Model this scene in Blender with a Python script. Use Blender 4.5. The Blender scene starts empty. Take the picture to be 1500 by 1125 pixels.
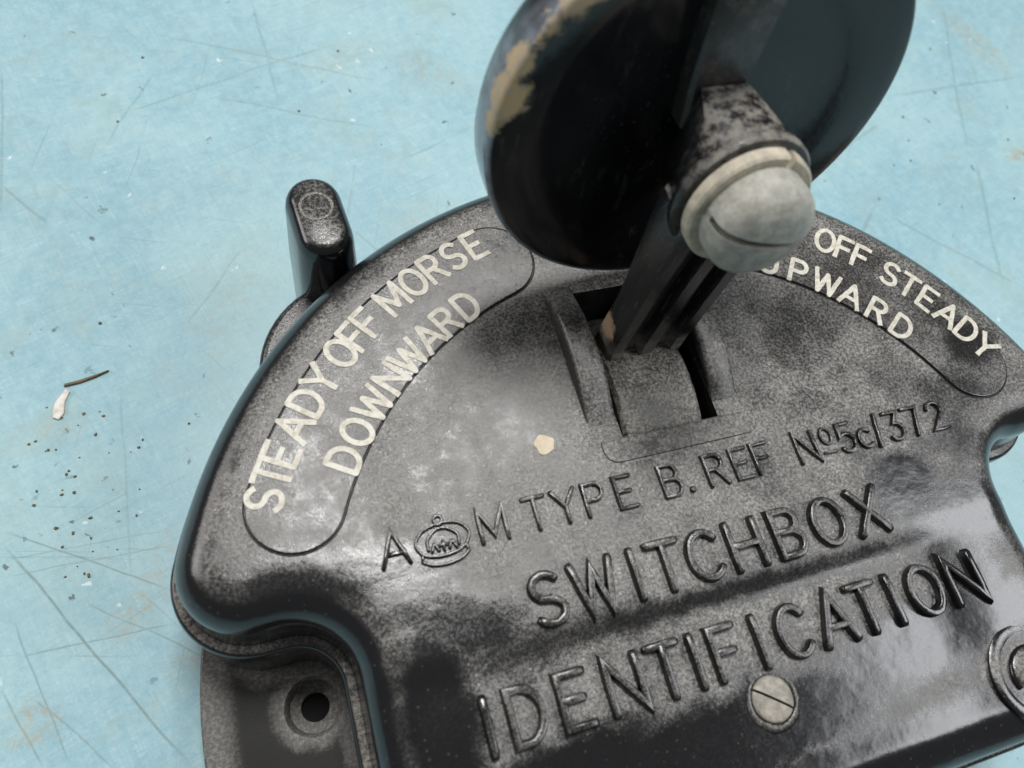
import bpy, math, random
from math import sin, cos, pi, radians, sqrt, hypot, atan2
from mathutils import Vector, Matrix
from mathutils.geometry import delaunay_2d_cdt

random.seed(7)
MM = 0.001
H = 22.0                       # cover top above the table, mm (design z = 0 is the cover's top face)
scn = bpy.context.scene

# ------------------------------------------------------------------ camera
cam_d = bpy.data.cameras.new('camera'); cam = bpy.data.objects.new('camera', cam_d)
scn.collection.objects.link(cam); scn.camera = cam
cam_d.sensor_width = 36.0; cam_d.lens = 27.05
cam_d.clip_start = 0.002; cam_d.clip_end = 20
cam.location = (-33.78*MM, -2.63*MM, (67.9 + H)*MM)
cam.rotation_euler = (0.4276, -0.1606, -0.2793)
cam_d.dof.use_dof = True; cam_d.dof.focus_distance = 0.083; cam_d.dof.aperture_fstop = 36

# ------------------------------------------------------------------ light
world = bpy.data.worlds.new('World'); scn.world = world; world.use_nodes = True
bg = world.node_tree.nodes['Background']
bg.inputs[0].default_value = (0.93, 0.97, 1.0, 1); bg.inputs[1].default_value = 0.13

def area(name, loc, target, sx, sy, power, col):
    d = bpy.data.lights.new(name, 'AREA'); d.shape = 'RECTANGLE'; d.size = sx; d.size_y = sy
    d.energy = power; d.color = col
    o = bpy.data.objects.new(name, d); scn.collection.objects.link(o); o.location = loc
    o.rotation_euler = (Vector(target) - Vector(loc)).to_track_quat('-Z', 'Y').to_euler()
area('ceiling_lamp', (0.285, -0.075, 0.33), (0, 0, 0), 0.21, 0.14, 0.72, (0.95, 0.97, 1.0))
area('window_light', (-0.40, 0.20, 0.27), (0, 0, 0), 0.32, 0.16, 0.85, (1.0, 0.95, 0.94))
area('overhead_lamp', (0.02, 0.185, 0.50), (0, 0, 0), 0.16, 0.11, 2.1, (1.0, 0.99, 0.97))

vs = scn.view_settings
vs.view_transform = 'Standard'; vs.look = 'None'; vs.exposure = 0.0; vs.gamma = 1.0

# ------------------------------------------------------------------ node helpers
class NT:
    def __init__(s, name):
        s.m = bpy.data.materials.new(name); s.m.use_nodes = True
        s.t = s.m.node_tree; s.t.nodes.clear()
        s.out = s.n('ShaderNodeOutputMaterial')
        s.b = s.n('ShaderNodeBsdfPrincipled'); s.l(s.b.outputs[0], s.out.inputs[0])
        tc = s.n('ShaderNodeTexCoord')
        mp = s.n('ShaderNodeMapping'); mp.inputs['Scale'].default_value = (1000, 1000, 1000)
        mp.inputs['Location'].default_value = (0, 0, -H)
        s.l(tc.outputs['Object'], mp.inputs[0]); s.p = mp.outputs[0]      # position in mm, cover frame
    def n(s, k, **kw):
        x = s.t.nodes.new(k)
        for a, b in kw.items(): setattr(x, a, b)
        return x
    def l(s, a, b): s.t.links.new(a, b)
    def put(s, sock, v):
        if isinstance(v, bpy.types.NodeSocket): s.l(v, sock)
        elif v is not None:
            if isinstance(v, (tuple, list)) and len(v) == 3 and len(sock.default_value) == 4: v = (*v, 1)
            sock.default_value = v
    def math(s, op, a, b=None, c=None, clamp=False):
        x = s.n('ShaderNodeMath', operation=op); x.use_clamp = clamp
        s.put(x.inputs[0], a)
        if b is not None: s.put(x.inputs[1], b)
        if c is not None: s.put(x.inputs[2], c)
        return x.outputs[0]
    def vec(s, op, a, b=None, scale=None):
        x = s.n('ShaderNodeVectorMath', operation=op); s.put(x.inputs[0], a)
        if b is not None: s.put(x.inputs[1], b)
        if scale is not None: s.put(x.inputs['Scale'], scale)
        return x.outputs['Value'] if op in ('LENGTH', 'DOT_PRODUCT') else x.outputs[0]
    def noise(s, p, scale, detail=4, rough=0.55, dist=0.0, col=False):
        x = s.n('ShaderNodeTexNoise'); s.put(x.inputs['Vector'], p)
        x.inputs['Scale'].default_value = scale; x.inputs['Detail'].default_value = detail
        x.inputs['Roughness'].default_value = rough; x.inputs['Distortion'].default_value = dist
        return x.outputs['Color'] if col else x.outputs['Fac']
    def voro(s, p, scale, feature='F1'):
        x = s.n('ShaderNodeTexVoronoi', feature=feature); s.put(x.inputs['Vector'], p)
        x.inputs['Scale'].default_value = scale
        return x.outputs['Distance'], x.outputs['Color']
    def rng(s, v, a, b, c=0.0, d=1.0, smooth=True):
        x = s.n('ShaderNodeMapRange', interpolation_type='SMOOTHSTEP' if smooth else 'LINEAR')
        s.put(x.inputs[0], v)
        for i, q in enumerate((a, b, c, d)): s.put(x.inputs[i + 1], q)
        return x.outputs[0]
    def mix(s, f, a, b):
        x = s.n('ShaderNodeMix', data_type='RGBA'); s.put(x.inputs[0], f); s.put(x.inputs[6], a); s.put(x.inputs[7], b)
        return x.outputs[2]
    def mul(s, *v):
        o = v[0]
        for q in v[1:]: o = s.math('MULTIPLY', o, q)
        return o
    def mx(s, *v):
        o = v[0]
        for q in v[1:]: o = s.math('MAXIMUM', o, q)
        return o
    def inv(s, v): return s.math('SUBTRACT', 1.0, v)
    def mapto(s, p, loc, rot, sc):
        x = s.n('ShaderNodeMapping', vector_type='TEXTURE'); s.put(x.inputs[0], p)
        x.inputs['Location'].default_value = loc; x.inputs['Rotation'].default_value = (0, 0, rot); x.inputs['Scale'].default_value = sc
        return x.outputs[0]
    def blob(s, p, cx, cy, rx, ry, rot=0.0, soft=0.5):
        q = s.mapto(p, (cx, cy, 0), radians(rot), (rx, ry, 1e5))
        return s.rng(s.vec('LENGTH', q), 1 + soft, max(0.0, 1 - soft), 0.0, 1.0)
    def blob3(s, p, c, r, soft=0.5):
        q = s.vec('SUBTRACT', p, c)
        return s.rng(s.vec('LENGTH', q), r*(1 + soft), r*(1 - soft), 0.0, 1.0)
    def line(s, p, a, b, w):
        mx_, my = (a[0]+b[0])/2, (a[1]+b[1])/2
        L = hypot(b[0]-a[0], b[1]-a[1])/2
        q = s.mapto(p, (mx_, my, 0), atan2(b[1]-a[1], b[0]-a[0]), (L, 1, 1e5))
        sp = s.n('ShaderNodeSeparateXYZ'); s.l(q, sp.inputs[0])
        return s.mul(s.rng(s.math('ABSOLUTE', sp.outputs[1]), w, w*0.15, 0, 1), s.rng(s.math('ABSOLUTE', sp.outputs[0]), 1.0, 0.7, 0, 1))
    def bump(s, h, strength, dist, prev=None):
        x = s.n('ShaderNodeBump'); s.put(x.inputs['Strength'], strength); x.inputs['Distance'].default_value = dist*MM
        s.put(x.inputs['Height'], h)
        if prev is not None: s.l(prev, x.inputs['Normal'])
        return x.outputs[0]
    def upness(s, a=0.6, b=0.97):
        g = s.n('ShaderNodeNewGeometry'); sp = s.n('ShaderNodeSeparateXYZ'); s.l(g.outputs['Normal'], sp.inputs[0])
        return s.rng(sp.outputs[2], a, b)
    def warp(s, amt=1.5, scale=0.35):
        c = s.noise(s.p, scale, 5, 0.65, col=True)
        return s.vec('ADD', s.p, s.vec('SCALE', s.vec('SUBTRACT', c, (0.5, 0.5, 0.5)), scale=amt*2))
    def done(s, col, rough, nrm=None, metal=0.0, spec=0.5):
        s.put(s.b.inputs['Base Color'], col); s.put(s.b.inputs['Roughness'], rough); s.put(s.b.inputs['Metallic'], metal)
        s.b.inputs['Specular IOR Level'].default_value = spec
        if nrm is not None: s.l(nrm, s.b.inputs['Normal'])
        return s.m

CLEAN = [  # wiped patches of the cover: x, y, rx, ry, rot, soft, amount
    (-25.5, 4.2, 7.0, 3.0, -22, .5, .9), (-35, 10.3, 10, 2.8, -8, .5, .9), (1, 0.2, 21, 1.0, -1, .7, .85), (-20, 0.6, 9, 2.0, 4, .6, .6),
    (22.0, 5.6, 4.2, 3.2, 20, .3, 1.0), (28, 1.5, 5, 4, 0, .5, .95), (19, -8.6, 14, 3.6, 4, .4, 1.0), (25, -1.5, 5, 6, 0, .5, .9),
    (-8, -11.8, 24, 4.0, 3, .35, 1.0), (-28.5, -3, 3.8, 9, 0, .45, 1.0), (-20, -9.8, 11, 2.8, 6, .4, 1.0), (31, 8, 4, 2.5, -20, .5, .6),
    (38, 18.5, 3.5, 3.0, 30, .4, .8), (8, -17, 30, 3.2, 0, .4, 1.0), (-2, 40, 9, 5, 0, .5, .35), (22, 27, 7, 4, 30, .7, .55), (10, 22, 2.5, 7, 0, .6, .4), (-14, 22, 5, 3, 40, .7, .35), (33, 13, 5, 3, 10, .6, .6),
]
def bakelite(name, dust=1.0, grain=1.0, clean=True, up=(.84, .99), dcol=(0.42, 0.405, 0.375)):
    t = NT(name)
    w = t.warp(1.6, 0.45)
    grains = t.noise(t.p, 3.0*grain, 4, 0.8)
    g1 = t.rng(grains, 0.44, 0.60)
    fine = t.noise(t.p, 9.0*grain, 2, 0.6)
    g2 = t.rng(fine, 0.42, 0.66)
    big = t.rng(t.noise(t.p, 0.15, 7, 0.72), 0.33, 0.62, 0.30, 1.0)
    spk_d, spk_c = t.voro(t.p, 1.9*grain)
    sp = t.n('ShaderNodeSeparateColor'); t.l(spk_c, sp.inputs[0])
    speck = t.mul(t.rng(spk_d, 0.27, 0.10), t.rng(sp.outputs[0], 0.60, 0.85))
    m = big
    if clean:
        c = None
        for x, y, rx, ry, ro, so, am in CLEAN:
            bl = t.mul(t.blob(w, x, y, rx, ry, ro, so), am)
            c = bl if c is None else t.mx(c, bl)
        m = t.mul(m, t.inv(c))
    if up: m = t.mul(m, t.upness(*up))
    m = t.mul(m, dust)
    cover = t.math('ADD', 0.10, t.math('ADD', t.mul(g1, 0.62), t.mul(g2, 0.36)))
    f = t.math('MULTIPLY', m, cover, clamp=True)
    f = t.math('ADD', f, 0.008*dust, clamp=True)
    tone = t.noise(t.p, 0.5, 3)
    dc = t.mix(t.rng(tone, 0.35, 0.65), dcol, tuple(x*0.80 for x in dcol))
    col = t.mix(f, (0.007, 0.007, 0.008), dc)
    col = t.mix(t.mul(speck, t.math('ADD', t.mul(m, 0.55), 0.06)), col, (0.66, 0.63, 0.58))
    rough = t.math('ADD', t.rng(f, 0.02, 0.45, 0.13, 0.47, False), t.mul(g1, 0.05))
    n1 = t.bump(t.math('ADD', grains, t.mul(fine, 0.5)), t.math('ADD', t.mul(m, .75), .06), 0.08)
    n2 = t.bump(t.noise(t.p, 0.30, 3, 0.45), 0.13, 0.5, n1)
    return t.done(col, rough, n2, spec=.68)

MAT = {}
MAT['cover'] = bakelite('dusty_bakelite', 0.95)
MAT['panel'] = bakelite('label_bakelite', 0.62, 1.2)
MAT['letter'] = bakelite('raised_letter_bakelite', 0.42, 1.2, up=(.72, .99))
MAT['base'] = bakelite('base_bakelite', 0.75, 1.0, clean=False, dcol=(0.42, 0.39, 0.33))
MAT['drum'] = bakelite('drum_bakelite', 1.25, 1.0, clean=False, up=None, dcol=(0.46, 0.44, 0.385))
MAT['lug'] = bakelite('lug_bakelite', 0.5, 0.8, clean=False, up=(.8, 1.0))
MAT['cheek'] = bakelite('cheek_bakelite', 0.85, 1.0, clean=False, up=(.1, .95))

def mat_ear():
    t = NT('ear_bakelite')
    w = t.warp(1.2, 0.5)
    edge = t.rng(t.vec('LENGTH', t.vec('MULTIPLY', t.p, (1, 1, 0))), 46.0, 48.4)
    d = t.mx(t.mul(edge, 0.7), t.mul(t.blob(w, -41, 6.5, 5, 2.6, -20), .75), t.mul(t.blob(w, -39.1, 1.6, 3.7, 3.7, 0, .25), .85), t.mul(t.blob(w, -35.2, -3, 1.6, 9), .6))
    g = t.rng(t.noise(t.p, 2.5, 3, .7), .4, .65, .35, 1.0)
    f = t.math('ADD', t.mul(d, g), .06)
    col = t.mix(f, (.012, .012, .012), (.27, .26, .24))
    return t.done(col, t.rng(f, 0, .5, .22, .6), t.bump(t.noise(t.p, 3, 3), .18, .04))
MAT['ear'] = mat_ear()

def mat_white():
    t = NT('cream_letter_paint')
    d = t.rng(t.noise(t.p, 1.8, 5, .7), .30, .62)
    wear = t.rng(t.noise(t.p, 5.0, 4, .7), .63, .72)
    col = t.mix(d, (.46, .42, .33), (.70, .68, .60))
    col = t.mix(t.mul(wear, .8), col, (.12, .11, .10))
    return t.done(col, .6, t.bump(t.noise(t.p, 4, 3), .6, .05))
MAT['white'] = mat_white()

def mat_disc():
    t = NT('worn_black_knob')
    w = t.warp(1.6, 0.55)
    sp = t.n('ShaderNodeSeparateXYZ'); t.l(t.p, sp.inputs[0])
    # worn-through patches along the rim edge
    a = None
    for c, r in (((-16.8, 34.9, 27.2), 1.9), ((-16.4, 35.4, 30.0), 1.5), ((-14.6, 34.6, 33.0), 1.5), ((-12.6, 35.4, 35.4), 2.3), ((-10.4, 34.8, 37.3), 2.2),
                 ((-17.2, 36.4, 31.5), .6), ((-7.6, 35.2, 38.8), 1.9), ((-15.4, 34.2, 31.2), 1.3), ((-13.6, 33.9, 33.8), 1.4), ((-11.6, 34.2, 36.0), 1.5), ((-9.2, 34.3, 37.6), 1.6), ((-17.3, 35.3, 24.8), 0.9), ((-15.0, 37.2, 33.2), .9), ((-11, 38.3, 36.6), 1.5)):
        b = t.blob3(w, c, r, .22)
        a = b if a is None else t.mx(a, b)
    spk = t.rng(t.noise(t.p, 1.9, 4, .75), .62, .72)
    dz = t.mx(t.blob3(w, (0, 33, 24), 8.5, .7), t.mul(t.blob3(w, (-4, 33, 29), 6, .7), .6))
    dust = t.mul(dz, spk, .35)
    scuff = t.mul(t.rng(t.noise(t.mapto(t.p, (0, 0, 0), .0, (1.2, 1, 5)), .8, 4, .7), .55, .75), .10)
    f = t.math('ADD', dust, scuff)
    col = t.mix(f, (.0075, .0078, .009), (.30, .28, .25))
    tan = t.mix(t.rng(t.noise(t.p, 1.3, 4), .35, .65), (.50, .36, .19), (.40, .33, .24))
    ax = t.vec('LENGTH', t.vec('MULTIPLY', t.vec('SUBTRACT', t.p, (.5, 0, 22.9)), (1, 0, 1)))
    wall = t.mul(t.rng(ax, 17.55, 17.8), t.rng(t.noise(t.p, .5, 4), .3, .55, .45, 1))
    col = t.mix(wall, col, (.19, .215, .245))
    col = t.mix(a, col, tan)
    rough = t.math('ADD', .16, t.math('ADD', t.mul(f, .5), t.mul(a, .4)))
    return t.done(col, rough, t.bump(t.math('SUBTRACT', t.mul(t.noise(t.p, 1.1, 4), .35), a), .35, .12))
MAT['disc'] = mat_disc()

def mat_lever(name='black_lever_bakelite', film=0.0):
    t = NT(name)
    w = t.warp(1.2, .8)
    sp = t.n('ShaderNodeSeparateXYZ'); t.l(t.p, sp.inputs[0])
    up = t.upness(.15, .65)
    g = t.rng(t.noise(t.p, .75, 6, .72), .40, .62)
    hi = t.rng(sp.outputs[2], 17, 22)
    low = t.rng(sp.outputs[2], 4.0, 0.3)
    streak = t.rng(t.noise(t.mapto(t.p, (0, 0, 0), 0, (.5, .5, 6)), 1.6, 3), .55, .8)
    f = t.mx(t.mul(up, hi, g, .62), t.mul(low, t.rng(g, 0, 1, .45, 1), .75), t.mul(streak, .20), t.mul(t.rng(sp.outputs[2], 25, 27), g, .16), film)
    col = t.mix(f, (.009, .009, .010), (.33, .31, .27))
    wear = t.mul(t.blob3(w, (-4.6, 27.5, 3.6), 1.6, .35), 1.0)
    col = t.mix(wear, col, (.42, .30, .20))
    return t.done(col, t.rng(f, 0, .6, .22, .7), t.bump(t.noise(t.p, 1.6, 4, .7), .5, .12))
MAT['lever'] = mat_lever(); MAT['rib'] = mat_lever('dusty_rib_bakelite', .075)

def mat_metal(name, a, b, rough):
    t = NT(name)
    n = t.noise(t.p, 0.9, 5, .7)
    col = t.mix(t.rng(n, .35, .65), a, b)
    pit = t.rng(t.noise(t.p, 3.2, 4, .7), .60, .70)
    col = t.mix(t.mul(pit, .5), col, tuple(x*.45 for x in b))
    return t.done(col, rough, t.bump(t.math('ADD', n, t.mul(t.noise(t.p, 3.0, 4), .6)), .5, .18))
MAT['screw'] = mat_metal('oxidised_grey_screw', (.44, .43, .375), (.29, .285, .25), .5)
MAT['washer'] = mat_metal('cream_stained_washer', (.60, .54, .41), (.40, .37, .30), .55)
MAT['brass'] = mat_metal('dull_brass_screw', (.40, .37, .31), (.22, .205, .175), .5)
MAT['hole'] = NT('black_cavity').done((.006, .006, .006), .8)
MAT['cream'] = mat_metal('cream_paint_spot', (.66, .57, .42), (.55, .47, .34), .6)
MAT['chip'] = mat_metal('white_chip', (.80, .77, .72), (.60, .56, .48), .6)
MAT['splinter'] = mat_metal('brown_splinter', (.20, .14, .07), (.12, .09, .05), .7)

SCR = [((-68.2,27.2),(-51.9,-0.6),.22,.75),((-68.1,28.2),(-51.6,17.0),.16,.6),((-68.3,23.0),(-50.6,21.9),.14,.4),((-67.3,14.4),(-51.6,13.7),.18,.5),
       ((-60.7,18.5),(-48.0,8.6),.16,.45),((-68.6,12.2),(-65.3,3.3),.18,.5),((-67.2,18.7),(-62.9,2.6),.15,.5),((-52.0,84.2),(-18.7,95.1),.3,.35),
       ((-45.1,99.1),(-14.1,86.1),.3,.32),((-39.9,86.5),(-16.1,76.9),.3,.3),((-30.5,105.0),(-29.8,83.9),.35,.3),((-54.2,78.4),(-45.8,92.4),.3,.3),
       ((-46.9,49.2),(-38.0,60.0),.25,.3),((52.1,60.6),(67.7,67.2),.5,.35),((72.2,72.8),(103.6,74.0),.5,.3),((96.5,94.1),(81.1,57.9),.45,.3),
       ((82.4,57.7),(72.8,33.2),.45,.35),((58.5,50.0),(76.5,32.6),.4,.35),((-66.8,74.5),(-61.5,67.1),.3,.4),((-65.7,95.9),(-66.9,68.0),.3,.35),
       ((-54.6,43.1),(-55.9,18.7),.22,.28),((58.0,51.4),(47.7,41.5),.5,.35),((-68.3,24.8),(-51.3,23.7),.12,.35),((-66.2,10.6),(-58.7,1.3),.16,.45)]
STAIN = [(-55.1,16.0,2.2,1.3,30,.55),(-65.7,7.5,1.8,1.6,0,.5),(-52.5,20.5,1.2,2.6,-30,.35),(98.1,83.2,2.2,6,20,.45),(-7.3,88.1,2.6,4,30,.35),
         (91.1,57.2,1.6,.8,20,.8),(-40,53,3,8,-20,.18),(-19,92,5,2.0,20,.25),(-15.9,59.6,2.5,3,0,.2),(-61.5,39,2,1.5,0,.25),(-50,9.5,2.5,1.2,0,.35)]
def mat_table():
    t = NT('scratched_cyan_worktop')
    wob = t.vec('ADD', t.p, t.vec('SCALE', t.vec('SUBTRACT', t.noise(t.p, .06, 3, col=True), (.5, .5, .5)), scale=1.6))
    w = t.warp(1.6, .5)
    base = t.mix(t.rng(t.noise(t.p, .035, 5, .65), .38, .62), (.255, .45, .525), (.335, .53, .575))
    mott = t.rng(t.noise(t.p, .75, 5, .75), .3, .72)
    base = t.mix(t.mul(mott, .42), base, (.45, .64, .66))
    base = t.mix(t.rng(t.noise(t.p, 2.2, 4, .75), .48, .72, 0, .34), base, (.26, .40, .43))
    weave = t.noise(t.mapto(t.p, (0, 0, 0), .3, (6, .4, 1)), 1.4, 3)
    weave2 = t.noise(t.mapto(t.p, (0, 0, 0), .3, (.4, 6, 1)), 1.4, 3)
    wv = t.math('ADD', weave, weave2)
    base = t.mix(t.rng(wv, 1.02, 1.35, 0, .24), base, (.24, .40, .44))
    base = t.mix(t.rng(wv, .95, .65, 0, .26), base, (.56, .74, .77))
    # broad grime
    grime = t.rng(t.noise(t.p, .10, 7, .75), .48, .72, 0, .42)
    base = t.mix(grime, base, (.33, .42, .38))
    # random hairline scratches in several directions
    hs = None
    for k, (ang, off) in enumerate(((.35, 0), (1.25, 40), (2.2, 90), (2.85, 140))):
        q = t.mapto(wob, (off, off*.7, 0), ang, (26, .55, 1e4))
        n = t.rng(t.noise(q, 1.0, 2, .5), .66, .74)
        br = t.rng(t.noise(t.p, .12 + .03*k, 3), .38, .58)
        n = t.mul(n, br)
        hs = n if hs is None else t.mx(hs, n)
    base = t.mix(t.mul(hs, .34), base, (.20, .29, .30))
    s = None
    for a, b, wd, am in SCR:
        q = t.mul(t.line(wob, a, b, wd), am)
        s = q if s is None else t.mx(s, q)
    s = t.mul(s, t.rng(t.noise(t.p, 1.2, 4, .7), .25, .55, .45, 1))
    base = t.mix(s, base, (.17, .25, .24))
    st = None
    for x, y, rx, ry, ro, am in STAIN:
        q = t.mul(t.blob(w, x, y, rx*1.25, ry*1.25, ro, .8), am)
        st = q if st is None else t.mx(st, q)
    base = t.mix(t.mul(st, t.rng(t.noise(t.p, .9, 6, .75), .40, .66, .05, 1.25)), base, (.40, .32, .18))
    # dark specks, denser in one patch
    vd, vc = t.voro(w, .62)
    sp = t.n('ShaderNodeSeparateColor'); t.l(vc, sp.inputs[0])
    dens = t.mx(t.mul(t.blob(w, -60, 32.5, 9, 6, 0, .6), .75), t.mul(t.blob(w, -57, 52, 5, 11, 0, .5), .5), .07)
    pick = t.math('LESS_THAN', sp.outputs[0], t.mul(dens, .6))
    spk = t.mul(t.rng(vd, .26, .12), pick, t.rng(sp.outputs[1], 0, 1, .35, .85))
    base = t.mix(spk, base, (.07, .10, .10))
    vd2, vc2 = t.voro(w, .35)
    sp2 = t.n('ShaderNodeSeparateColor'); t.l(vc2, sp2.inputs[0])
    wsp = t.mul(t.rng(vd2, .16, .05), t.math('LESS_THAN', sp2.outputs[0], .06))
    base = t.mix(t.mul(wsp, .7), base, (.80, .88, .88))
    h = t.noise(t.p, 1.5, 3, .7)
    return t.done(base, t.math('ADD', .36, t.mul(mott, .18)), t.bump(h, .35, .08), spec=.45)
MAT['table'] = mat_table()

# ------------------------------------------------------------------ mesh helpers (coordinates in mm, z = 0 is the cover's top face)
def mk(name, V, F, mat, parent=None, smooth=True, label=None, sharp=None):
    me = bpy.data.meshes.new(name)
    me.from_pydata([(x*MM, y*MM, (z + H)*MM) for x, y, z in V], [], F)
    me.validate(); me.update()
    if smooth:
        me.polygons.foreach_set('use_smooth', [True]*len(me.polygons))
        if sharp: me.set_sharp_from_angle(angle=radians(sharp))
    o = bpy.data.objects.new(name, me); scn.collection.objects.link(o)
    me.materials.append(MAT[mat])
    if parent is not None: o.parent = parent
    if label: o['label'] = label
    return o
def arc(cx, cy, r, a0, a1, n=None):
    n = n or max(4, int(abs(radians(a1 - a0))*r/0.5))
    return [(cx + r*cos(radians(a0 + (a1 - a0)*i/n)), cy + r*sin(radians(a0 + (a1 - a0)*i/n))) for i in range(n + 1)]
def seg(a, b, step=0.6):
    n = max(1, int(hypot(b[0]-a[0], b[1]-a[1])/step))
    return [(a[0] + (b[0]-a[0])*i/n, a[1] + (b[1]-a[1])*i/n) for i in range(n + 1)]
def dedupe(P, eps=.06):
    o = []
    for p in P:
        if not o or hypot(p[0]-o[-1][0], p[1]-o[-1][1]) > eps: o.append(p)
    if hypot(o[0][0]-o[-1][0], o[0][1]-o[-1][1]) < eps: o.pop()
    return o
def signed_area(P): return sum(P[i-1][0]*P[i][1] - P[i][0]*P[i-1][1] for i in range(len(P)))/2
def offset(P, d):
    """inward offset (P counter-clockwise)"""
    n = len(P); o = []
    for i in range(n):
        a, b, c = P[i-1], P[i], P[(i+1) % n]
        t1 = Vector((b[0]-a[0], b[1]-a[1])).normalized(); t2 = Vector((c[0]-b[0], c[1]-b[1])).normalized()
        t = (t1 + t2).normalized(); nn = Vector((-t.y, t.x)); k = max(.5, nn.dot(Vector((-t1.y, t1.x))))
        o.append((b[0] + nn.x*d/k, b[1] + nn.y*d/k))
    return o
def inside(P, x, y):
    c = False; j = len(P) - 1
    for i in range(len(P)):
        if (P[i][1] > y) != (P[j][1] > y) and x < (P[j][0]-P[i][0])*(y-P[i][1])/(P[j][1]-P[i][1]) + P[i][0]: c = not c
        j = i
    return c
def fill(loops, extra=()):
    """triangulate loops[0] minus the other loops; returns 2-D verts, triangles; loop vertices come first"""
    vs_, ed = [], []
    for L in loops:
        b = len(vs_); vs_ += [Vector(p) for p in L]
        ed += [(b + i, b + (i + 1) % len(L)) for i in range(len(L))]
    vs_ += [Vector(p) for p in extra]
    r = delaunay_2d_cdt(vs_, ed, [], 0, 1e-5)
    V = [(v.x, v.y) for v in r[0]]; T = []
    for f in r[2]:
        x = sum(V[i][0] for i in f)/len(f); y = sum(V[i][1] for i in f)/len(f)
        if inside(loops[0], x, y) and not any(inside(L, x, y) for L in loops[1:]):
            f = list(f)
            if signed_area([V[i] for i in f]) < 0: f.reverse()
            T.append(f)
    return V, T
def loft(rings, closed=True, cap0=False, cap1=False):
    V = []; F = []
    n = len(rings[0])
    for r in rings: V += r
    for k in range(len(rings) - 1):
        for i in range(n if closed else n - 1):
            j = (i + 1) % n
            F.append((k*n + i, k*n + j, (k+1)*n + j, (k+1)*n + i))
    if cap0: F.append(tuple(reversed(range(n))))
    if cap1: F.append(tuple((len(rings)-1)*n + i for i in range(n)))
    return V, F
def frame(ax, up=(1, 0, 0)):
    ax = Vector(ax).normalized(); u = Vector(up); u = (u - ax*u.dot(ax)).normalized(); return u, ax.cross(u), ax
def lathe(c, ax, prof, n=48, up=(1, 0, 0), a0=0, a1=360):
    """prof: list of (radius, along axis)"""
    u, v, w = frame(ax, up); c = Vector(c); full = a1 - a0 >= 360
    rings = []
    m = n if full else n + 1
    for r, h in prof:
        rings.append([tuple(c + w*h + u*(r*cos(radians(a0 + (a1-a0)*i/n))) + v*(r*sin(radians(a0 + (a1-a0)*i/n)))) for i in range(m)])
    return loft(rings, closed=full)
def prism(P, z0, z1, bev=0.0, dz=None, hole=None):
    """solid from 2-D outline (ccw) with an optional rounded top edge"""
    rings = [[(x, y, z0) for x, y in P]]
    if bev > 0:
        for k in range(5):
            a = pi/2*k/4; q = offset(P, bev*(1 - cos(a)))
            rings.append([(x, y, z1 - bev + bev*sin(a)) for x, y in q])
        top = offset(P, bev)
    else:
        rings.append([(x, y, z1) for x, y in P]); top = P
    V, F = loft(rings)
    V2, T = fill([top])
    b = len(V); V += [(x, y, z1) for x, y in V2]; F += [tuple(b + i for i in t) for t in T]
    if dz: V = [(x, y, z + dz(x, y)) for x, y, z in V]
    return V, F
def stadium(cx, cy, hl, r, rot=90, n=12):
    P = [(hl + r*cos(pi*(i/n - .5)), r*sin(pi*(i/n - .5))) for i in range(n + 1)] + [(-hl + r*cos(pi*(i/n + .5)), r*sin(pi*(i/n + .5))) for i in range(n + 1)]
    c, s = cos(radians(rot)), sin(radians(rot))
    return [(cx + x*c - y*s, cy + x*s + y*c) for x, y in P]
def empty(name, label=None, cat=None, loc=(0, 0, 0)):
    o = bpy.data.objects.new(name, None); scn.collection.objects.link(o); o.location = loc; o.empty_display_size = .01
    if label: o['label'] = label
    if cat: o['category'] = cat
    return o

# ------------------------------------------------------------------ the worktop
P = [(-420, -420), (420, -420), (420, 420), (-420, 420)]
V = [(x, y, -H - 18) for x, y in P] + [(x, y, -H) for x, y in P]
tab = mk('worktop', V, [(3, 2, 1, 0), (4, 5, 6, 7), (0, 1, 5, 4), (1, 2, 6, 5), (2, 3, 7, 6), (3, 0, 4, 7)], 'table', smooth=False)
tab['kind'] = 'structure'; tab['label'] = 'scratched pale cyan painted worktop'

# ------------------------------------------------------------------ the switchbox
box = empty('switchbox', 'black moulded switchbox with raised lettering, cream label words and a round knob lever', 'switchbox')

def smooth01(x): x = min(1, max(0, x)); return x*x*(3 - 2*x)
def sag(x, y):
    return -.95*smooth01((2.0 - y)/3.2)*(.35 + .65*smooth01((27 - abs(x))/9)) - .25*smooth01((-5 - y)/12) + .05*sin(x*.21 + 1)*cos(y*.17)

right = arc(0, 0, 50, 90, 18.4) + arc(41.75, 13.9, 6, 18.4, -90) + arc(39.9, 2.1, 5.8, 90, 180) + seg((34.1, 2.1), (34.1, -13.5)) + arc(27.6, -13.5, 6.5, 0, -90) + seg((27.6, -20), (0, -20))
right = dedupe(right)
OUT = right[::-1] + [(-x, y) for x, y in right[1:-1]]          # counter-clockwise from the front edge
OUT = dedupe(OUT)
if signed_area(OUT) < 0: OUT.reverse()
RF = 4.0
rings = [[(x, y, -8.0) for x, y in offset(OUT, -.35)], [(x, y, -7.6) for x, y in offset(OUT, -.45)], [(x, y, -6.0) for x, y in offset(OUT, -.2)], [(x, y, -RF - .6) for x, y in OUT]]
NR = 12
for k in range(NR + 1):
    a = pi/2*k/NR
    q = offset(OUT, RF*(1 - cos(a))*1.0)
    rings.append([(x, y, -RF + RF*sin(a) + sag(x, y)*smooth01(.35 + k/NR)) for x, y in q])
CV, CF = loft(rings)
inner = offset(OUT, RF)
SLOT = [(-5.4, 16.7), (5.2, 16.7), (5.2, 33.2), (-5.4, 33.2)]
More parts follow.
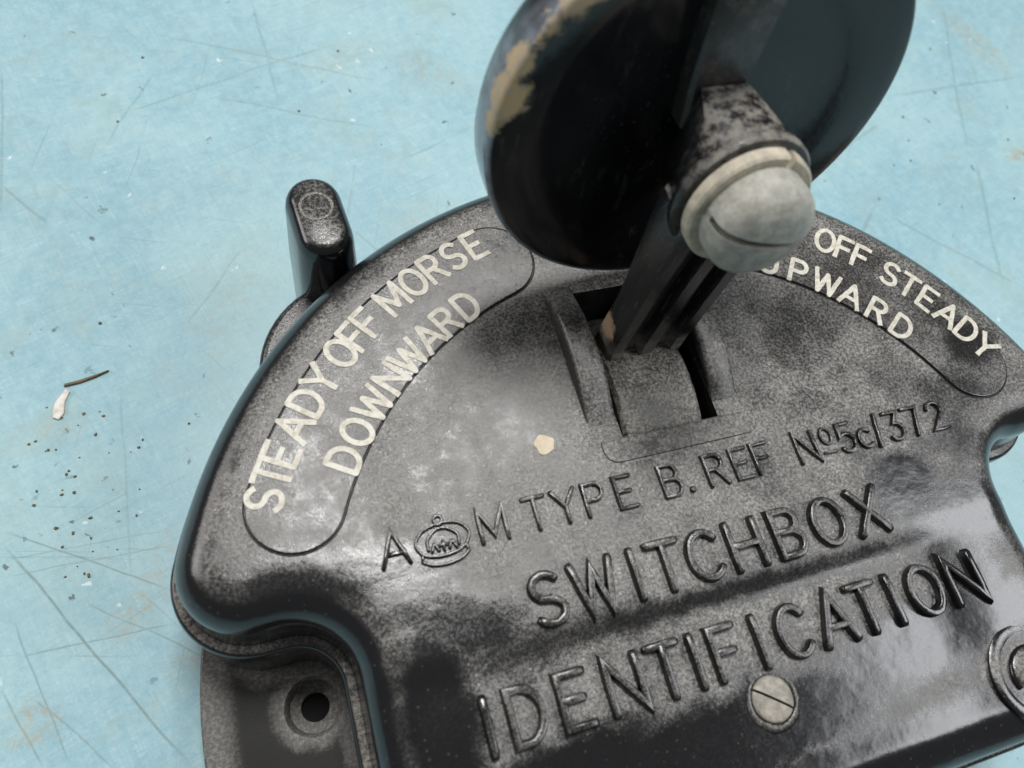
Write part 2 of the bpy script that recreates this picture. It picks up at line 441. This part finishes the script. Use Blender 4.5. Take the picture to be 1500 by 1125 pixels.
SLOTP = dedupe(seg(SLOT[0], SLOT[1], 1) + seg(SLOT[1], SLOT[2], 1) + seg(SLOT[2], SLOT[3], 1) + seg(SLOT[3], SLOT[0], 1))
shr = offset(inner, .35)
grid = []
y = -16.5
while y < 47:
    x = -46 + (.3 if int(y*3) % 2 else 0)
    dy = .4 if -1.6 < y < 2.4 else 1.1
    while x < 46:
        if inside(shr, x, y) and not (-5.8 < x < 5.6 and 16.3 < y < 33.6): grid.append((x, y))
        x += 1.2
    y += dy
V2, T = fill([inner, SLOTP], grid)
base_i = (len(rings) - 1)*len(OUT)
idx = {}
for i, (x, y) in enumerate(V2):
    if i < len(inner): idx[i] = base_i + i
    else: idx[i] = len(CV); CV.append((x, y, sag(x, y)))
CF += [tuple(idx[i] for i in t) for t in T]
b = len(CV)                                                   # walls of the lever slot
for z in (0, -11):
    CV += [(x, y, z + (sag(x, y) if z == 0 else 0)) for x, y in SLOTP]
n = len(SLOTP)
CF += [(b + (i+1) % n, b + i, b + n + i, b + n + (i+1) % n) for i in range(n)]
cover = mk('cover', CV, CF, 'cover', box, label='flat-topped black cover with a rounded rim')
V = [(x, y, -11) for x, y in offset(SLOTP, -.6)]
mk('slot_floor', V, [tuple(range(len(V)))], 'hole', cover, smooth=False)

# base body under the cover
r0 = offset(OUT, .5)
rings = [[(x, y, -8.05) for x, y in r0], [(x, y, -8.1) for x, y in offset(OUT, -1.0)]]
for k in range(1, 5):
    a = pi/2*k/4
    rings.append([(x, y, -8.1 - .7*(1 - cos(a))) for x, y in offset(OUT, -1.0 - .5*sin(a))])
rings += [[(x, y, -14) for x, y in offset(OUT, -1.65)], [(x, y, -22) for x, y in offset(OUT, -1.9)]]
V, F = loft(rings[::-1])
mk('base', V, F, 'base', box, sharp=50, label='dusty base moulding under the cover')

# mounting ear with counterbored screw hole
hc = (-39.1, 1.6)
ear = arc(0, 0, 49.6, 163, 207) + [(-38, -25), (-32, -21), (-32, 10)]
ear = dedupe(ear)
h1 = [(hc[0] + 2.9*cos(2*pi*i/40), hc[1] + 2.9*sin(2*pi*i/40)) for i in range(40)]
V2, T = fill([ear, h1])
V = [(x, y, -18) for x, y in V2]; F = [tuple(t) for t in T]
b = len(V); m = len(ear)
V += [(x, y, -18) for x, y in ear] + [(x, y, -18.25) for x, y in offset(ear, -.25)] + [(x, y, -22) for x, y in offset(ear, -.25)]
for k in range(2): F += [(b + k*m + (i+1) % m, b + k*m + i, b + (k+1)*m + i, b + (k+1)*m + (i+1) % m) for i in range(m)]
earo = mk('mounting_ear', V, F, 'ear', box, sharp=35, label='curved mounting ear with a counterbored screw hole')
V, F = lathe((hc[0], hc[1], -18), (0, 0, -1), [(2.9, 0), (2.75, .25), (2.5, 2.3), (1.45, 2.5), (1.4, 3.9)], 40)
mk('screw_hole', V, [tuple(reversed(f)) for f in F], 'ear', earo, sharp=40)
V = [(hc[0] + 1.5*cos(2*pi*i/24), hc[1] + 1.5*sin(2*pi*i/24), -21.6) for i in range(24)]
mk('hole_floor', V, [tuple(range(24))], 'hole', earo, smooth=False)

# terminal lug and its boss beside the dome
P = [(-26.5 + 12*cos(2*pi*i/64), 34 + 12*sin(2*pi*i/64)) for i in range(64)]
V, F = prism(P, -22, -10, .8); lb = mk('lug_boss', V, F, 'lug', box, sharp=40)
rings = []
for k, (ins, z) in enumerate([(-.55, -22), (-.35, -10), (0, -2.0), (.12, -1.2), (.4, -.55), (.85, -.12), (1.3, 0.0)]):
    rings.append([(x, y, z - .0) for x, y in offset(stadium(-29.2, 47.6, 2.2, 3.0, 95, 14), ins)])
V, F = loft(rings, cap1=True)
lug = mk('lug', V, F, 'lug', box, sharp=50, label='upright oblong lug with rounded top beside the dome')
V, F = lathe((-29.3, 48.4, 0), (0, 0, 1), [(1.85, -.1), (1.8, .05), (1.65, .07), (1.5, .05), (1.45, -.1)], 32)
mk('lug_ring_mark', V, F, 'drum', lug, sharp=40)

# ------------------------------------------------------------------ lettering
def A_(cx, cy, rx, ry, a0, a1, n=10):
    return [(cx + rx*cos(radians(a0 + (a1-a0)*i/n)), cy + ry*sin(radians(a0 + (a1-a0)*i/n))) for i in range(n + 1)]
GL = {
 'A': (.78, [[(0, 0), (.39, 1), (.78, 0)], [(.14, .34), (.64, .34)]]),
 'B': (.60, [[(0, 0), (0, 1), (.34, 1)] + A_(.34, .765, .23, .235, 90, -90) + [(0, .53)], [(.34, .53)] + A_(.35, .265, .26, .265, 90, -90) + [(0, 0)]]),
 'C': (.70, [A_(.37, .5, .37, .5, 42, 318, 20)]),
 'D': (.66, [[(0, 0), (0, 1), (.24, 1)] + A_(.24, .5, .42, .5, 90, -90, 14) + [(0, 0)]]),
 'E': (.55, [[(.55, 1), (0, 1), (0, 0), (.55, 0)], [(0, .52), (.45, .52)]]),
 'F': (.55, [[(.55, 1), (0, 1), (0, 0)], [(0, .52), (.45, .52)]]),
 'H': (.66, [[(0, 0), (0, 1)], [(.66, 0), (.66, 1)], [(0, .5), (.66, .5)]]),
 'I': (0.0, [[(0, 0), (0, 1)]]),
 'M': (.80, [[(0, 0), (0, 1), (.40, .18), (.80, 1), (.80, 0)]]),
 'N': (.70, [[(0, 0), (0, 1), (.70, 0), (.70, 1)]]),
 'O': (.74, [A_(.37, .5, .37, .5, 90, 450, 26)]),
 'P': (.60, [[(0, 0), (0, 1), (.34, 1)] + A_(.34, .74, .26, .26, 90, -90) + [(0, .48)]]),
 'R': (.62, [[(0, 0), (0, 1), (.34, 1)] + A_(.34, .75, .25, .25, 90, -90) + [(0, .5)], [(.32, .5), (.62, 0)]]),
 'S': (.60, [A_(.30, .745, .28, .255, 35, 270, 14) + A_(.30, .245, .30, .245, 90, -145, 14)]),
 'T': (.66, [[(0, 1), (.66, 1)], [(.33, 1), (.33, 0)]]),
 'U': (.66, [[(0, 1), (0, .33)] + A_(.33, .33, .33, .33, 180, 360, 12) + [(.66, 1)]]),
 'W': (1.0, [[(0, 1), (.25, 0), (.5, .9), (.75, 0), (1.0, 1)]]),
 'X': (.70, [[(0, 0), (.70, 1)], [(0, 1), (.70, 0)]]),
 'Y': (.74, [[(0, 1), (.37, .48), (.74, 1)], [(.37, .48), (.37, 0)]]),
 '2': (.58, [A_(.29, .72, .28, .28, 165, -30, 10) + [(0, 0), (.60, 0)]]),
 '3': (.56, [[(.02, 1), (.54, 1), (.26, .60)] + A_(.26, .30, .30, .30, 88, -140, 12)]),
 '5': (.58, [[(.54, 1), (.08, 1), (.04, .56)] + A_(.27, .33, .30, .32, 125, -145, 14)]),
 '7': (.56, [[(0, 1), (.56, 1), (.24, 0)]]),
 '/': (.22, [[(0, -.08), (.22, 1.05)]]),
 'c': (.48, [A_(.26, .32, .26, .32, 45, 315, 14)]),
 'o': (.40, [A_(.20, .72, .20, .28, 90, 450, 18)]),
 '_': (.44, [[(0, .0), (.44, .0)]]),
}
def sweep(poly, w, h, zf, sink=.25):
    """rounded ridge along a 2-D polyline, with tapered ends, standing on height zf(x, y)"""
    closed = hypot(poly[0][0]-poly[-1][0], poly[0][1]-poly[-1][1]) < 1e-4
    P = poly[:-1] if closed else list(poly); n = len(P)
    prof = [(-1.02, -sink/h), (-1.0, .08), (-.80, .70), (-.66, .95), (-.5, 1.0), (.5, 1.0), (.66, .95), (.80, .70), (1.0, .08), (1.02, -sink/h)]
    st = []
    for i in range(n):
        a = P[i-1] if (closed or i) else None; c = P[(i+1) % n] if (closed or i < n-1) else None; b = P[i]
        t1 = Vector((b[0]-a[0], b[1]-a[1])).normalized() if a else None
        t2 = Vector((c[0]-b[0], c[1]-b[1])).normalized() if c else None
        if t1 is None: t1 = t2
        if t2 is None: t2 = t1
        t = t1 + t2
        t = t.normalized() if t.length > 1e-3 else t1
        nn = Vector((-t.y, t.x)); k = max(.45, abs(nn.dot(Vector((-t1.y, t1.x)))))
        st.append((b, nn, 1/k, 1.0, t))
    if not closed:                                             # round the ends
        r = w/2
        b, nn, k, s, t = st[0]
        st = [((b[0]-t.x*r*.9, b[1]-t.y*r*.9), nn, 1, .62, t), ((b[0]-t.x*r*.6, b[1]-t.y*r*.6), nn, 1, .84, t)] + st
        b, nn, k, s, t = st[-1]
        st += [((b[0]+t.x*r*.6, b[1]+t.y*r*.6), nn, 1, .84, t), ((b[0]+t.x*r*.9, b[1]+t.y*r*.9), nn, 1, .62, t)]
    rings = []
    for b, nn, k, s, t in st:
        rings.append([(b[0]+nn.x*u*w/2*k*s, b[1]+nn.y*u*w/2*k*s, zf(b[0], b[1]) + v*h*(s if v > 0 else 1)) for u, v in prof])
    V = []; F = []; m = len(prof)
    for r_ in rings: V += r_
    K = len(rings)
    for q in range(K if closed else K - 1):
        for i in range(m - 1):
            q2 = (q + 1) % K
            F.append((q*m+i, q2*m+i, q2*m+i+1, q*m+i+1))
    if not closed: F += [tuple(range(m)), tuple((K-1)*m+i for i in reversed(range(m)))]
    return V, [tuple(reversed(f)) for f in F]
def merge(parts):
    V = []; F = []
    for v, f in parts:
        b = len(V); V += v; F += [tuple(b + i for i in q) for q in f]
    return V, F
def raised(ch, cx, y0, hgt, w, h, xs=1.0, zf=None):
    gw, strokes = GL[ch]
    zf = zf or sag
    parts = []
    for s in strokes:
        pl = [(cx + (x - gw/2)*hgt*xs, y0 + y*hgt) for x, y in s]
        pl2 = []
        for a, b_ in zip(pl, pl[1:]): pl2 += seg(a, b_, .9)[:-1]
        pl2.append(pl[-1])
        out = [pl2[0]]
        for p in pl2[1:]:
            if hypot(p[0]-out[-1][0], p[1]-out[-1][1]) > .02: out.append(p)
        parts.append(sweep(out, w, h, zf))
    V, F = merge(parts)
    V = [(x + random.uniform(-.025, .025), y + random.uniform(-.025, .025), z + random.uniform(-.02, .02)) for x, y, z in V]
    return mk('raised_letter', V, F, 'letter', cover, sharp=48)
Y0 = 9.95
for ch, cx in zip('AMTYPEBREFN', (-29.2, -20.2, -16.0, -13.1, -10.2, -7.1, -2.3, 2.6, 5.5, 7.9, 13.0)):
    raised(ch, cx, Y0, 3.0, .46, .42)
raised('o', 15.6, Y0, 3.0, .36, .30); raised('_', 15.5, Y0 + .45, 3.0, .36, .30)
for ch, cx in zip('5c/372', (17.8, 19.9, 21.6, 23.8, 26.2, 29.2)): raised(ch, cx, Y0, 3.0, .46, .42)
V, F = lathe((-.35, 10.1, 0), (0, 0, 1), [(.34, -.2), (.32, .2), (.2, .32), (.01, .34)], 14); mk('raised_dot', V, F, 'letter', cover)
for ch, cx in zip('SWITCHBOX', (-17.2, -12.7, -8.7, -5.6, -1.7, 2.6, 7.2, 11.8, 16.4)):
    raised(ch, cx, 1.75, 4.25, .84, .66, 1.02 if ch != 'W' else .88)
for ch, cx in zip('IDENTIFICATION', (-24.9, -21.5, -17.2, -12.5, -8.4, -5.6, -2.6, .8, 4.4, 8.8, 12.5, 15.6, 19.2, 23.5)):
    raised(ch, cx, -6.75, 4.3, .86, .72, .97)

# crown emblem between the A and the M
def tube(pl, w=.34, h=.32): return sweep(pl, w, h, sag)
def crv(pts, n=8):
    o = []
    for i in range(len(pts) - 1):
        p0 = pts[max(i-1, 0)]; p1 = pts[i]; p2 = pts[i+1]; p3 = pts[min(i+2, len(pts)-1)]
        for k in range(n):
            t = k/n
            o.append(tuple(.5*((2*p1[j]) + (-p0[j]+p2[j])*t + (2*p0[j]-5*p1[j]+4*p2[j]-p3[j])*t*t + (-p0[j]+3*p1[j]-3*p2[j]+p3[j])*t**3) for j in (0, 1)))
    return o + [pts[-1]]
cw = [crv([(-27.0, 9.6), (-26.2, 9.15), (-24.9, 9.0), (-23.6, 9.2), (-22.8, 9.7)]), crv([(-26.9, 10.2), (-26.0, 9.85), (-24.9, 9.75), (-23.8, 9.9), (-22.9, 10.3)]),
      [(-27.0, 9.6), (-26.9, 10.2)], [(-22.8, 9.7), (-22.9, 10.3)],
      crv([(-26.9, 10.2), (-27.3, 11.2), (-26.6, 12.2), (-25.3, 12.6), (-24.9, 12.5)]), crv([(-22.9, 10.3), (-22.4, 11.3), (-23.1, 12.3), (-24.4, 12.65), (-24.9, 12.5)]),
      crv([(-26.3, 10.5), (-26.2, 11.4), (-25.4, 12.1), (-24.9, 12.2)]), crv([(-23.5, 10.5), (-23.5, 11.4), (-24.3, 12.1), (-24.9, 12.2)]),
      [(-24.9, 10.2), (-24.9, 11.0)], [(-25.3, 10.7), (-24.5, 10.7)], crv([(-26.0, 10.3), (-25.7, 10.9), (-25.4, 10.3)]), crv([(-24.4, 10.3), (-24.1, 10.9), (-23.8, 10.3)])]
ring = [(-24.9 + .38*cos(2*pi*i/14), 13.0 + .38*sin(2*pi*i/14)) for i in range(15)]
V, F = merge([tube(p) for p in cw] + [tube(ring)])
mk('crown_emblem', V, F, 'letter', cover, label='small raised crown emblem between the letters A and M')

# label panels and their cream letters
RC, HW = 40.45, 4.3
def panel(a_hi, a_lo):
    """annular stadium between two angles (degrees), counter-clockwise"""
    e1 = (RC*cos(radians(a_lo)), RC*sin(radians(a_lo))); e2 = (RC*cos(radians(a_hi)), RC*sin(radians(a_hi)))
    P = arc(0, 0, RC + HW, a_lo, a_hi) + arc(e2[0], e2[1], HW, a_hi, a_hi + 180) + arc(0, 0, RC - HW, a_hi, a_lo) + arc(e1[0], e1[1], HW, a_lo - 180, a_lo)
    P = dedupe(P)
    V, F = prism(P, -.4, .22, .16, sag)
    o = mk('label_panel', V, F, 'panel', cover, sharp=60)
    # fine seam round the panel
    S = P + [P[0]]
    V, F = sweep(offset(P, -.10) + [offset(P, -.10)[0]], .13, .05, lambda x, y: sag(x, y) + .0)
    mk('panel_seam', V, F, 'hole', o)
    return o
pL = panel(154.9, 108.2); pR = panel(72.0, 24.0)
pL['label'] = 'label panel reading STEADY OFF MORSE, DOWNWARD'; pR['label'] = 'label panel reading MORSE OFF STEADY, UPWARD'
def flat_letter(ch, ang, r0, hgt, w, parent, xs=1.0):
    gw, strokes = GL[ch]
    tris = []
    pts = []; faces = []
    def addpoly(q):
        if signed_area(q) < 0: q = q[::-1]
        b = len(pts); pts.extend(Vector(p) for p in q); faces.append(list(range(b, b + len(q))))
    for s in strokes:
        pl = [((x - gw/2)*hgt*xs, y*(hgt - w) + w/2) for x, y in s]
        n = len(pl)
        closed = hypot(pl[0][0]-pl[-1][0], pl[0][1]-pl[-1][1]) < 1e-4
        for i in range(n - 1):
            a, b_ = Vector(pl[i]), Vector(pl[i+1]); t = b_ - a
            if t.length < 1e-4: continue
            t.normalize(); nn = Vector((-t.y, t.x))*w/2
            e0 = t*(w*.40) if (i == 0 and not closed) else t*.02
            e1 = t*(w*.40) if (i == n - 2 and not closed) else t*.02
            a2, b2 = a - e0, b_ + e1
            m = max(1, int((b2-a2).length/.5))
            jl = [random.uniform(-.035, .035) for _ in range(m + 1)]; jr = [random.uniform(-.035, .035) for _ in range(m + 1)]
            if n > 6: jl = [0]*(m+1); jr = [0]*(m+1)
            L = [a2 + (b2-a2)*k/m + nn*(1 + jl[k]*4) for k in range(m + 1)]; R = [a2 + (b2-a2)*k/m - nn*(1 + jr[k]*4) for k in range(m + 1)]
            addpoly([tuple(p) for p in L + R[::-1]])
            if i > 0 or closed: addpoly([(a.x + w/2*.985*cos(2*pi*k/10), a.y + w/2*.985*sin(2*pi*k/10)) for k in range(10)])
    r = delaunay_2d_cdt(pts, [], faces, 1, 1e-5)
    V2 = [(v.x, v.y) for v in r[0]]; T = []
    for f, src in zip(r[2], r[5]):
        if not src: continue
        f = list(f)
        if signed_area([V2[i] for i in f]) < 0: f.reverse()
        T.append(f)
    cnt = {}
    for f in T:
        for i in range(len(f)):
            e = (f[i], f[(i+1) % len(f)]); cnt[tuple(sorted(e))] = cnt.get(tuple(sorted(e)), []) + [e]
    a = radians(ang); ca, sa = cos(a - pi/2), sin(a - pi/2)
    def W(x, y, z):
        X, Y = x*ca - (r0 + y)*sa, x*sa + (r0 + y)*ca
        return (X, Y, z + sag(X, Y))
    V = [W(x, y, .30) for x, y in V2] + [W(x, y, .1) for x, y in V2]; k = len(V2)
    F = [tuple(f) for f in T]
    for e in cnt.values():
        if len(e) == 1: i, j = e[0]; F.append((j, i, i + k, j + k))
    return mk('painted_letter', V, F, 'white', parent, smooth=False)
RT, RB, HT, HB, SW = 41.35, 36.0, 3.55, 3.4, .52
for ch, a in zip('STEADYOFFMORSE', (155.0, 152.0, 149.3, 145.6, 142.0, 138.6, 134.2, 131.3, 128.6, 123.8, 119.9, 116.4, 112.8, 109.2)): flat_letter(ch, a, RT, HT, SW, pL, .81)
for ch, a in zip('DOWNWARD', (147.3, 143.0, 138.3, 133.5, 129.2, 124.7, 120.8, 116.5)): flat_letter(ch, a, RB, HB, SW, pL, .83)
for ch, a in zip('MORSEOFFSTEADY', (72.6, 68.6, 65.0, 61.3, 57.7, 52.3, 49.2, 46.4, 41.3, 38.1, 34.8, 31.1, 27.5, 24.1)): flat_letter(ch, a, RT + .3, HT, SW, pR, .81)
for ch, a in zip('UPWARD', (60.9, 55.5, 50.4, 45.6, 40.6, 35.7)): flat_letter(ch, a, RB, HB, SW, pR, .85)

# ------------------------------------------------------------------ slot cheeks, apron, small fittings of the cover
def cheek(x0, x1, y0, y1, h, name='slot_cheek'):
    rings = []
    N = 22
    yc, R_ = (y0 + y1)/2, None
    L = (y1 - y0)/2
    Rr = (L*L + h*h)/(2*h)
    sec = []
    for k in range(N + 1):
        yy = y0 + (y1 - y0)*k/N
        z = sqrt(max(0, Rr*Rr - (yy - yc)**2)) - (Rr - h)
        rings.append([(x0, yy, -.6), (x0, yy, max(.02, z - .55)), (x0 + .18, yy, max(.04, z - .18)), (x0 + .6, yy, max(.05, z)), (x1 - .6, yy, max(.05, z)),
                      (x1 - .18, yy, max(.04, z - .18)), (x1, yy, max(.02, z - .55)), (x1, yy, -.6)])
    V, F = loft(rings, closed=True, cap0=True, cap1=True)
    return mk(name, V, [tuple(reversed(f)) for f in F], 'cheek', cover, sharp=50)
cheek(-8.5, -5.42, 18.4, 34.2, 2.3); cheek(5.22, 8.2, 18.4, 34.2, 2.3)
P = dedupe(arc(-6.4, 15.7, 1.4, 180, 270) + arc(7.6, 15.7, 1.4, 270, 360) + [(9.0, 16.6), (-7.8, 16.6)])
V, F = prism(P, -.3, .13, .08, sag); mk('slot_apron', V, F, 'cover', cover, sharp=60)
P = [(-13.25 + (1.0 + .12*sin(5*a))*cos(a), 17.7 + (1.0 + .1*cos(3*a))*sin(a)) for a in [2*pi*i/28 for i in range(28)]]
V, F = prism(P, -.1, .1, .05, sag); mk('paint_spot', V, F, 'cream', cover, sharp=60)

def slotted_screw(c, ax, r, h, ang, mat, parent, name='screw', gap=.14):
    """low domed head cut by a screwdriver slot: two half heads and a slot floor"""
    u, v, w = frame(ax); c = Vector(c)
    ca, sa = cos(radians(ang)), sin(radians(ang)); u, v = u*ca + v*sa, v*ca - u*sa
    g = r*gap; parts = []
    for s in (1, -1):
        rings = []
        for k in range(7):
            rr = r*(1 - (k/6)**2*.96); hh = h*(.45 + .55*sin(pi/2*k/6))
            pts = []
            a0 = math.asin(min(.98, g/max(rr, g*1.03)))
            for i in range(21):
                a = a0 + (pi - 2*a0)*i/20
                pts.append(tuple(c + w*hh + u*(rr*cos(a)) + v*(s*max(g, rr*sin(a)))))
            rings.append(pts)
        rings.insert(0, [tuple(Vector(p) - w*(h*.45 + .3)) for p in rings[0]])
        V, F = loft(rings, closed=True, cap1=True)
        if s > 0: F = [tuple(f) for f in F]
        else: F = [tuple(reversed(f)) for f in F]
        parts.append((V, F))
    parts.append(lathe(c, ax, [(r*.98, -.3), (r*.98, h*.25), (.01, h*.25)], 28))
    V, F = merge(parts)
    return mk(name, V, F, mat, parent, sharp=40)
slotted_screw((0.2, -9.4, sag(0, -9.4) - .25), (0, 0, 1), 1.95, .7, -38, 'brass', cover, 'cover_screw', .06)['label'] = 'pale slotted screw below the word IDENTIFICATION'
V, F = lathe((.2, -9.4, sag(0, -9.4)), (0, 0, 1), [(3.0, -.3), (2.8, .02), (2.4, .14), (2.1, .22), (1.9, -.3)], 36); V = [(x + .05*sin(x*3 + y*2), y + .06*cos(y*3 - x*2), z - .12) for x, y, z in V]; mk('dust_collar', V, F, 'base', cover)
for s in (1, -1):
    c = (26.4*s, -14.3); z = sag(*c) + .05
    V, F = lathe((c[0], c[1], z), (0, 0, 1), [(4.7, -1.2), (4.62, -.02), (4.4, .08), (3.75, .08), (3.5, -.02), (3.4, -.5), (.01, -.5)], 40)
    o = mk('screw_boss', V, F, 'cover', cover, sharp=40)
    slotted_screw((c[0], c[1], z - .5), (0, 0, 1), 2.6, 1.0, 30*s, 'base', o, 'cover_screw')

# ------------------------------------------------------------------ key lever with disc knob
V, F = lathe((-.5, 22.0, -11.6), (1, 0, 0), [(.01, -4.4), (11.6, -4.4), (12.0, -4.0), (12.0, 4.0), (11.6, 4.4), (.01, 4.4)], 72, up=(0, 1, 0), a0=20, a1=160)
drum = mk('lever_drum', V, F, 'drum', box, sharp=40, label='dusty curved lever root filling the slot')
lever = empty('key_lever'); lever.parent = box; lever['label'] = 'upright black lever carrying the round knob'
# stem: ribbed section lofted upwards
def sec(z, hw, yb, yf):
    p = [(-hw, yb), (-hw, yf + .5), (-hw + .35, yf), (-hw + 1.5, yf), (-hw + 1.9, yf + 1.15), (-.9, yf + 1.15), (-.55, yf), (.75, yf), (1.1, yf + 1.15), (hw - 1.9, yf + 1.15), (hw - 1.5, yf), (hw - .35, yf), (hw, yf + .5), (hw, yb), (hw - .5, yb + .5), (-hw + .5, yb + .5)]
    return [(x, y, z) for x, y in p]
rings = [sec(-2.5, 4.2, 28.2, 24.6), sec(0.0, 4.3, 28.2, 24.8), sec(2.0, 4.4, 28.1, 25.0), sec(8, 4.4, 28.0, 25.0), sec(14, 4.4, 28.6, 25.0), sec(18.5, 4.4, 29.2, 24.9), sec(21.5, 3.9, 29.8, 25.4)]
V, F = loft(rings, cap0=True, cap1=True)
mk('stem', V, F, 'lever', lever, sharp=40)
# disc knob
DC, DN = Vector((0.5, 34.4, 22.6)), Vector((0, -.992, .124)).normalized()
prof = [(.01, -.75), (9.0, -.75), (11.3, -.68), (12.8, -.42), (13.9, -.12), (14.8, 0.0), (16.6, 0.05), (17.5, 0.03), (17.75, -.03), (17.92, -.18), (18.0, -.45), (18.02, -1.0), (18.02, -2.4), (17.95, -3.6), (17.7, -4.2), (17.2, -4.6), (15, -5.0), (11, -5.5), (6, -5.9), (.01, -6.0)]
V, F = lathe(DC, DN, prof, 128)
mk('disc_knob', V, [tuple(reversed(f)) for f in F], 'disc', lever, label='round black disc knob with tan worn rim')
# bar across the disc's face
u, v, w = frame(DN)
def dp(x, up_, out): 
    zz = Vector((0, .124, .992))
    return tuple(DC + Vector((1, 0, 0))*(x - .5) + zz*up_ + DN*out)
rings = []
for upz in (1.0, 5.0, 14.0, 15.2):
    hw = 2.0 if upz < 5 else 2.5 if upz < 6 else 2.9; o = 1.2 if upz < 15 else .2
    rings.append([dp(-hw, upz, -1.6), dp(-hw, upz, o - .35), dp(-hw + .35, upz, o), dp(hw - .35, upz, o), dp(hw, upz, o - .35), dp(hw, upz, -1.6)])
V, F = loft(rings, cap0=True, cap1=True)
mk('knob_rib', V, F, 'rib', lever, sharp=40)
# hub: from the rib forward to the screw seat
SN = Vector((0, -.98, .20)).normalized(); SCN = Vector((.7, 25.9, 23.4))
N = 32
su, sv, _ = frame(SN)
def hubring(t):
    out = []
    for i in range(N):
        a = 2*pi*i/N
        f = SCN - SN*.9 + su*(5.5*cos(a)) + sv*(5.5*sin(a))
        cx, cz = cos(a), sin(a)
        k = 1/max(abs(cx), abs(cz))
        g = Vector((.2, 33.6, 23.2)) + Vector((2.0*cx*k, 0, 0)) + Vector((0, .1, 4.6*cz*k))
        q = g.lerp(f, min(1, t*.35 + .65*t**3) if t < 1 else 1)
        bul = sin(pi*t)*.1
        d = (q - g.lerp(f, t).lerp(Vector((0, q.y, 23.5)), 1)); 
        out.append(tuple(q + (d.normalized()*bul if d.length > 1e-6 else Vector())))
    return out
rings = [hubring(t) for t in (0, .15, .35, .55, .75, .9, 1.0)]
rr = [tuple(SCN - SN*.5 + su*(5.1*cos(2*pi*i/N)) + sv*(5.1*sin(2*pi*i/N))) for i in range(N)]
rings.append(rr)
V, F = loft(rings, cap0=True, cap1=True)
# orientation check: make faces point outwards
c0 = sum((Vector(p) for p in V), Vector())/len(V); f0 = F[N*3]
nrm = (Vector(V[f0[1]]) - Vector(V[f0[0]])).cross(Vector(V[f0[2]]) - Vector(V[f0[0]]))
if nrm.dot(Vector(V[f0[0]]) - c0) < 0: F = [tuple(reversed(f)) for f in F]
mk('hub', V, F, 'lever', lever, sharp=45)
V, F = lathe(SCN - SN*.5, SN, [(4.5, -1.2), (5.55, -1.2), (5.75, -.95), (5.75, -.35), (5.55, -.05), (4.5, 0)], 56)
mk('hub_collar', V, F, 'lever', lever, sharp=45)
# split lock washer
V, F = lathe(SCN - SN*.5, SN, [(2.5, 0), (4.9, 0), (5.1, .2), (5.1, 1.1), (4.9, 1.3), (4.1, 1.3), (3.6, 1.0), (2.5, 1.0), (2.5, 0)], 60, a0=72, a1=424)
n_ = len(V)//9
V2 = V; F2 = list(F) + [tuple(k*61 for k in range(8)), tuple(k*61 + 60 for k in reversed(range(8)))]
mk('lock_washer', V2, F2, 'washer', lever, sharp=35, label='cream stained split lock washer under the screw head')
# round head with its screwdriver slot
slotted_screw(SCN + SN*.6, SN, 4.25, 4.0, -12, 'screw', lever, 'screw_head', .07)['label'] = 'large grey oxidised round screw head with a slot'

# ------------------------------------------------------------------ debris on the worktop
def flake(name, c, pts, th, mat, label, cat):
    P = [(c[0] + x, c[1] + y) for x, y in pts]
    if signed_area(P) < 0: P.reverse()
    V, F = prism(P, -H, -H + th, th*.3)
    o = mk(name, V, F, mat, None, sharp=40); o['label'] = label; o['category'] = cat
    return o
flake('paint_chip', (-61.3, 41.6), [(-.9, -1.5), (-.3, -1.9), (.35, -1.2), (.5, .2), (1.1, 1.4), (.7, 1.9), (.1, 1.1), (-.5, .4), (-.8, -.5)], .35, 'chip', 'small white curled chip lying on the cyan worktop beside a brown splinter', 'chip')
flake('wood_splinter', (-58.5, 44.0), [(-2.3, -.2), (-.5, -.05), (1.2, .35), (2.6, .85), (2.65, .98), (1.1, .62), (-.6, .3), (-2.2, .12)], .35, 'splinter', 'thin brown splinter lying on the cyan worktop', 'splinter')

parts = []
for k in range(70):
    if k < 42: x, y = random.gauss(-60, 5), random.gauss(33, 7)
    else: x, y = random.uniform(-70, 95), random.uniform(45, 100)
    if hypot(x, y) < 56: continue
    rr = random.uniform(.10, .26)
    ring0 = [(x + rr*random.uniform(.6, 1.3)*cos(2*pi*i/6), y + rr*random.uniform(.6, 1.3)*sin(2*pi*i/6), -H) for i in range(6)]
    ring1 = [(x + (a - x)*.6, y + (b_ - y)*.6, -H + rr*random.uniform(.4, .9)) for a, b_, _ in ring0]
    parts.append(loft([ring0, ring1], cap1=True))
V, F = merge(parts)
o = mk('crumbs', V, F, 'splinter', None, smooth=False); o['kind'] = 'stuff'; o['label'] = 'tiny dark crumbs scattered over the cyan worktop'; o['category'] = 'crumbs'
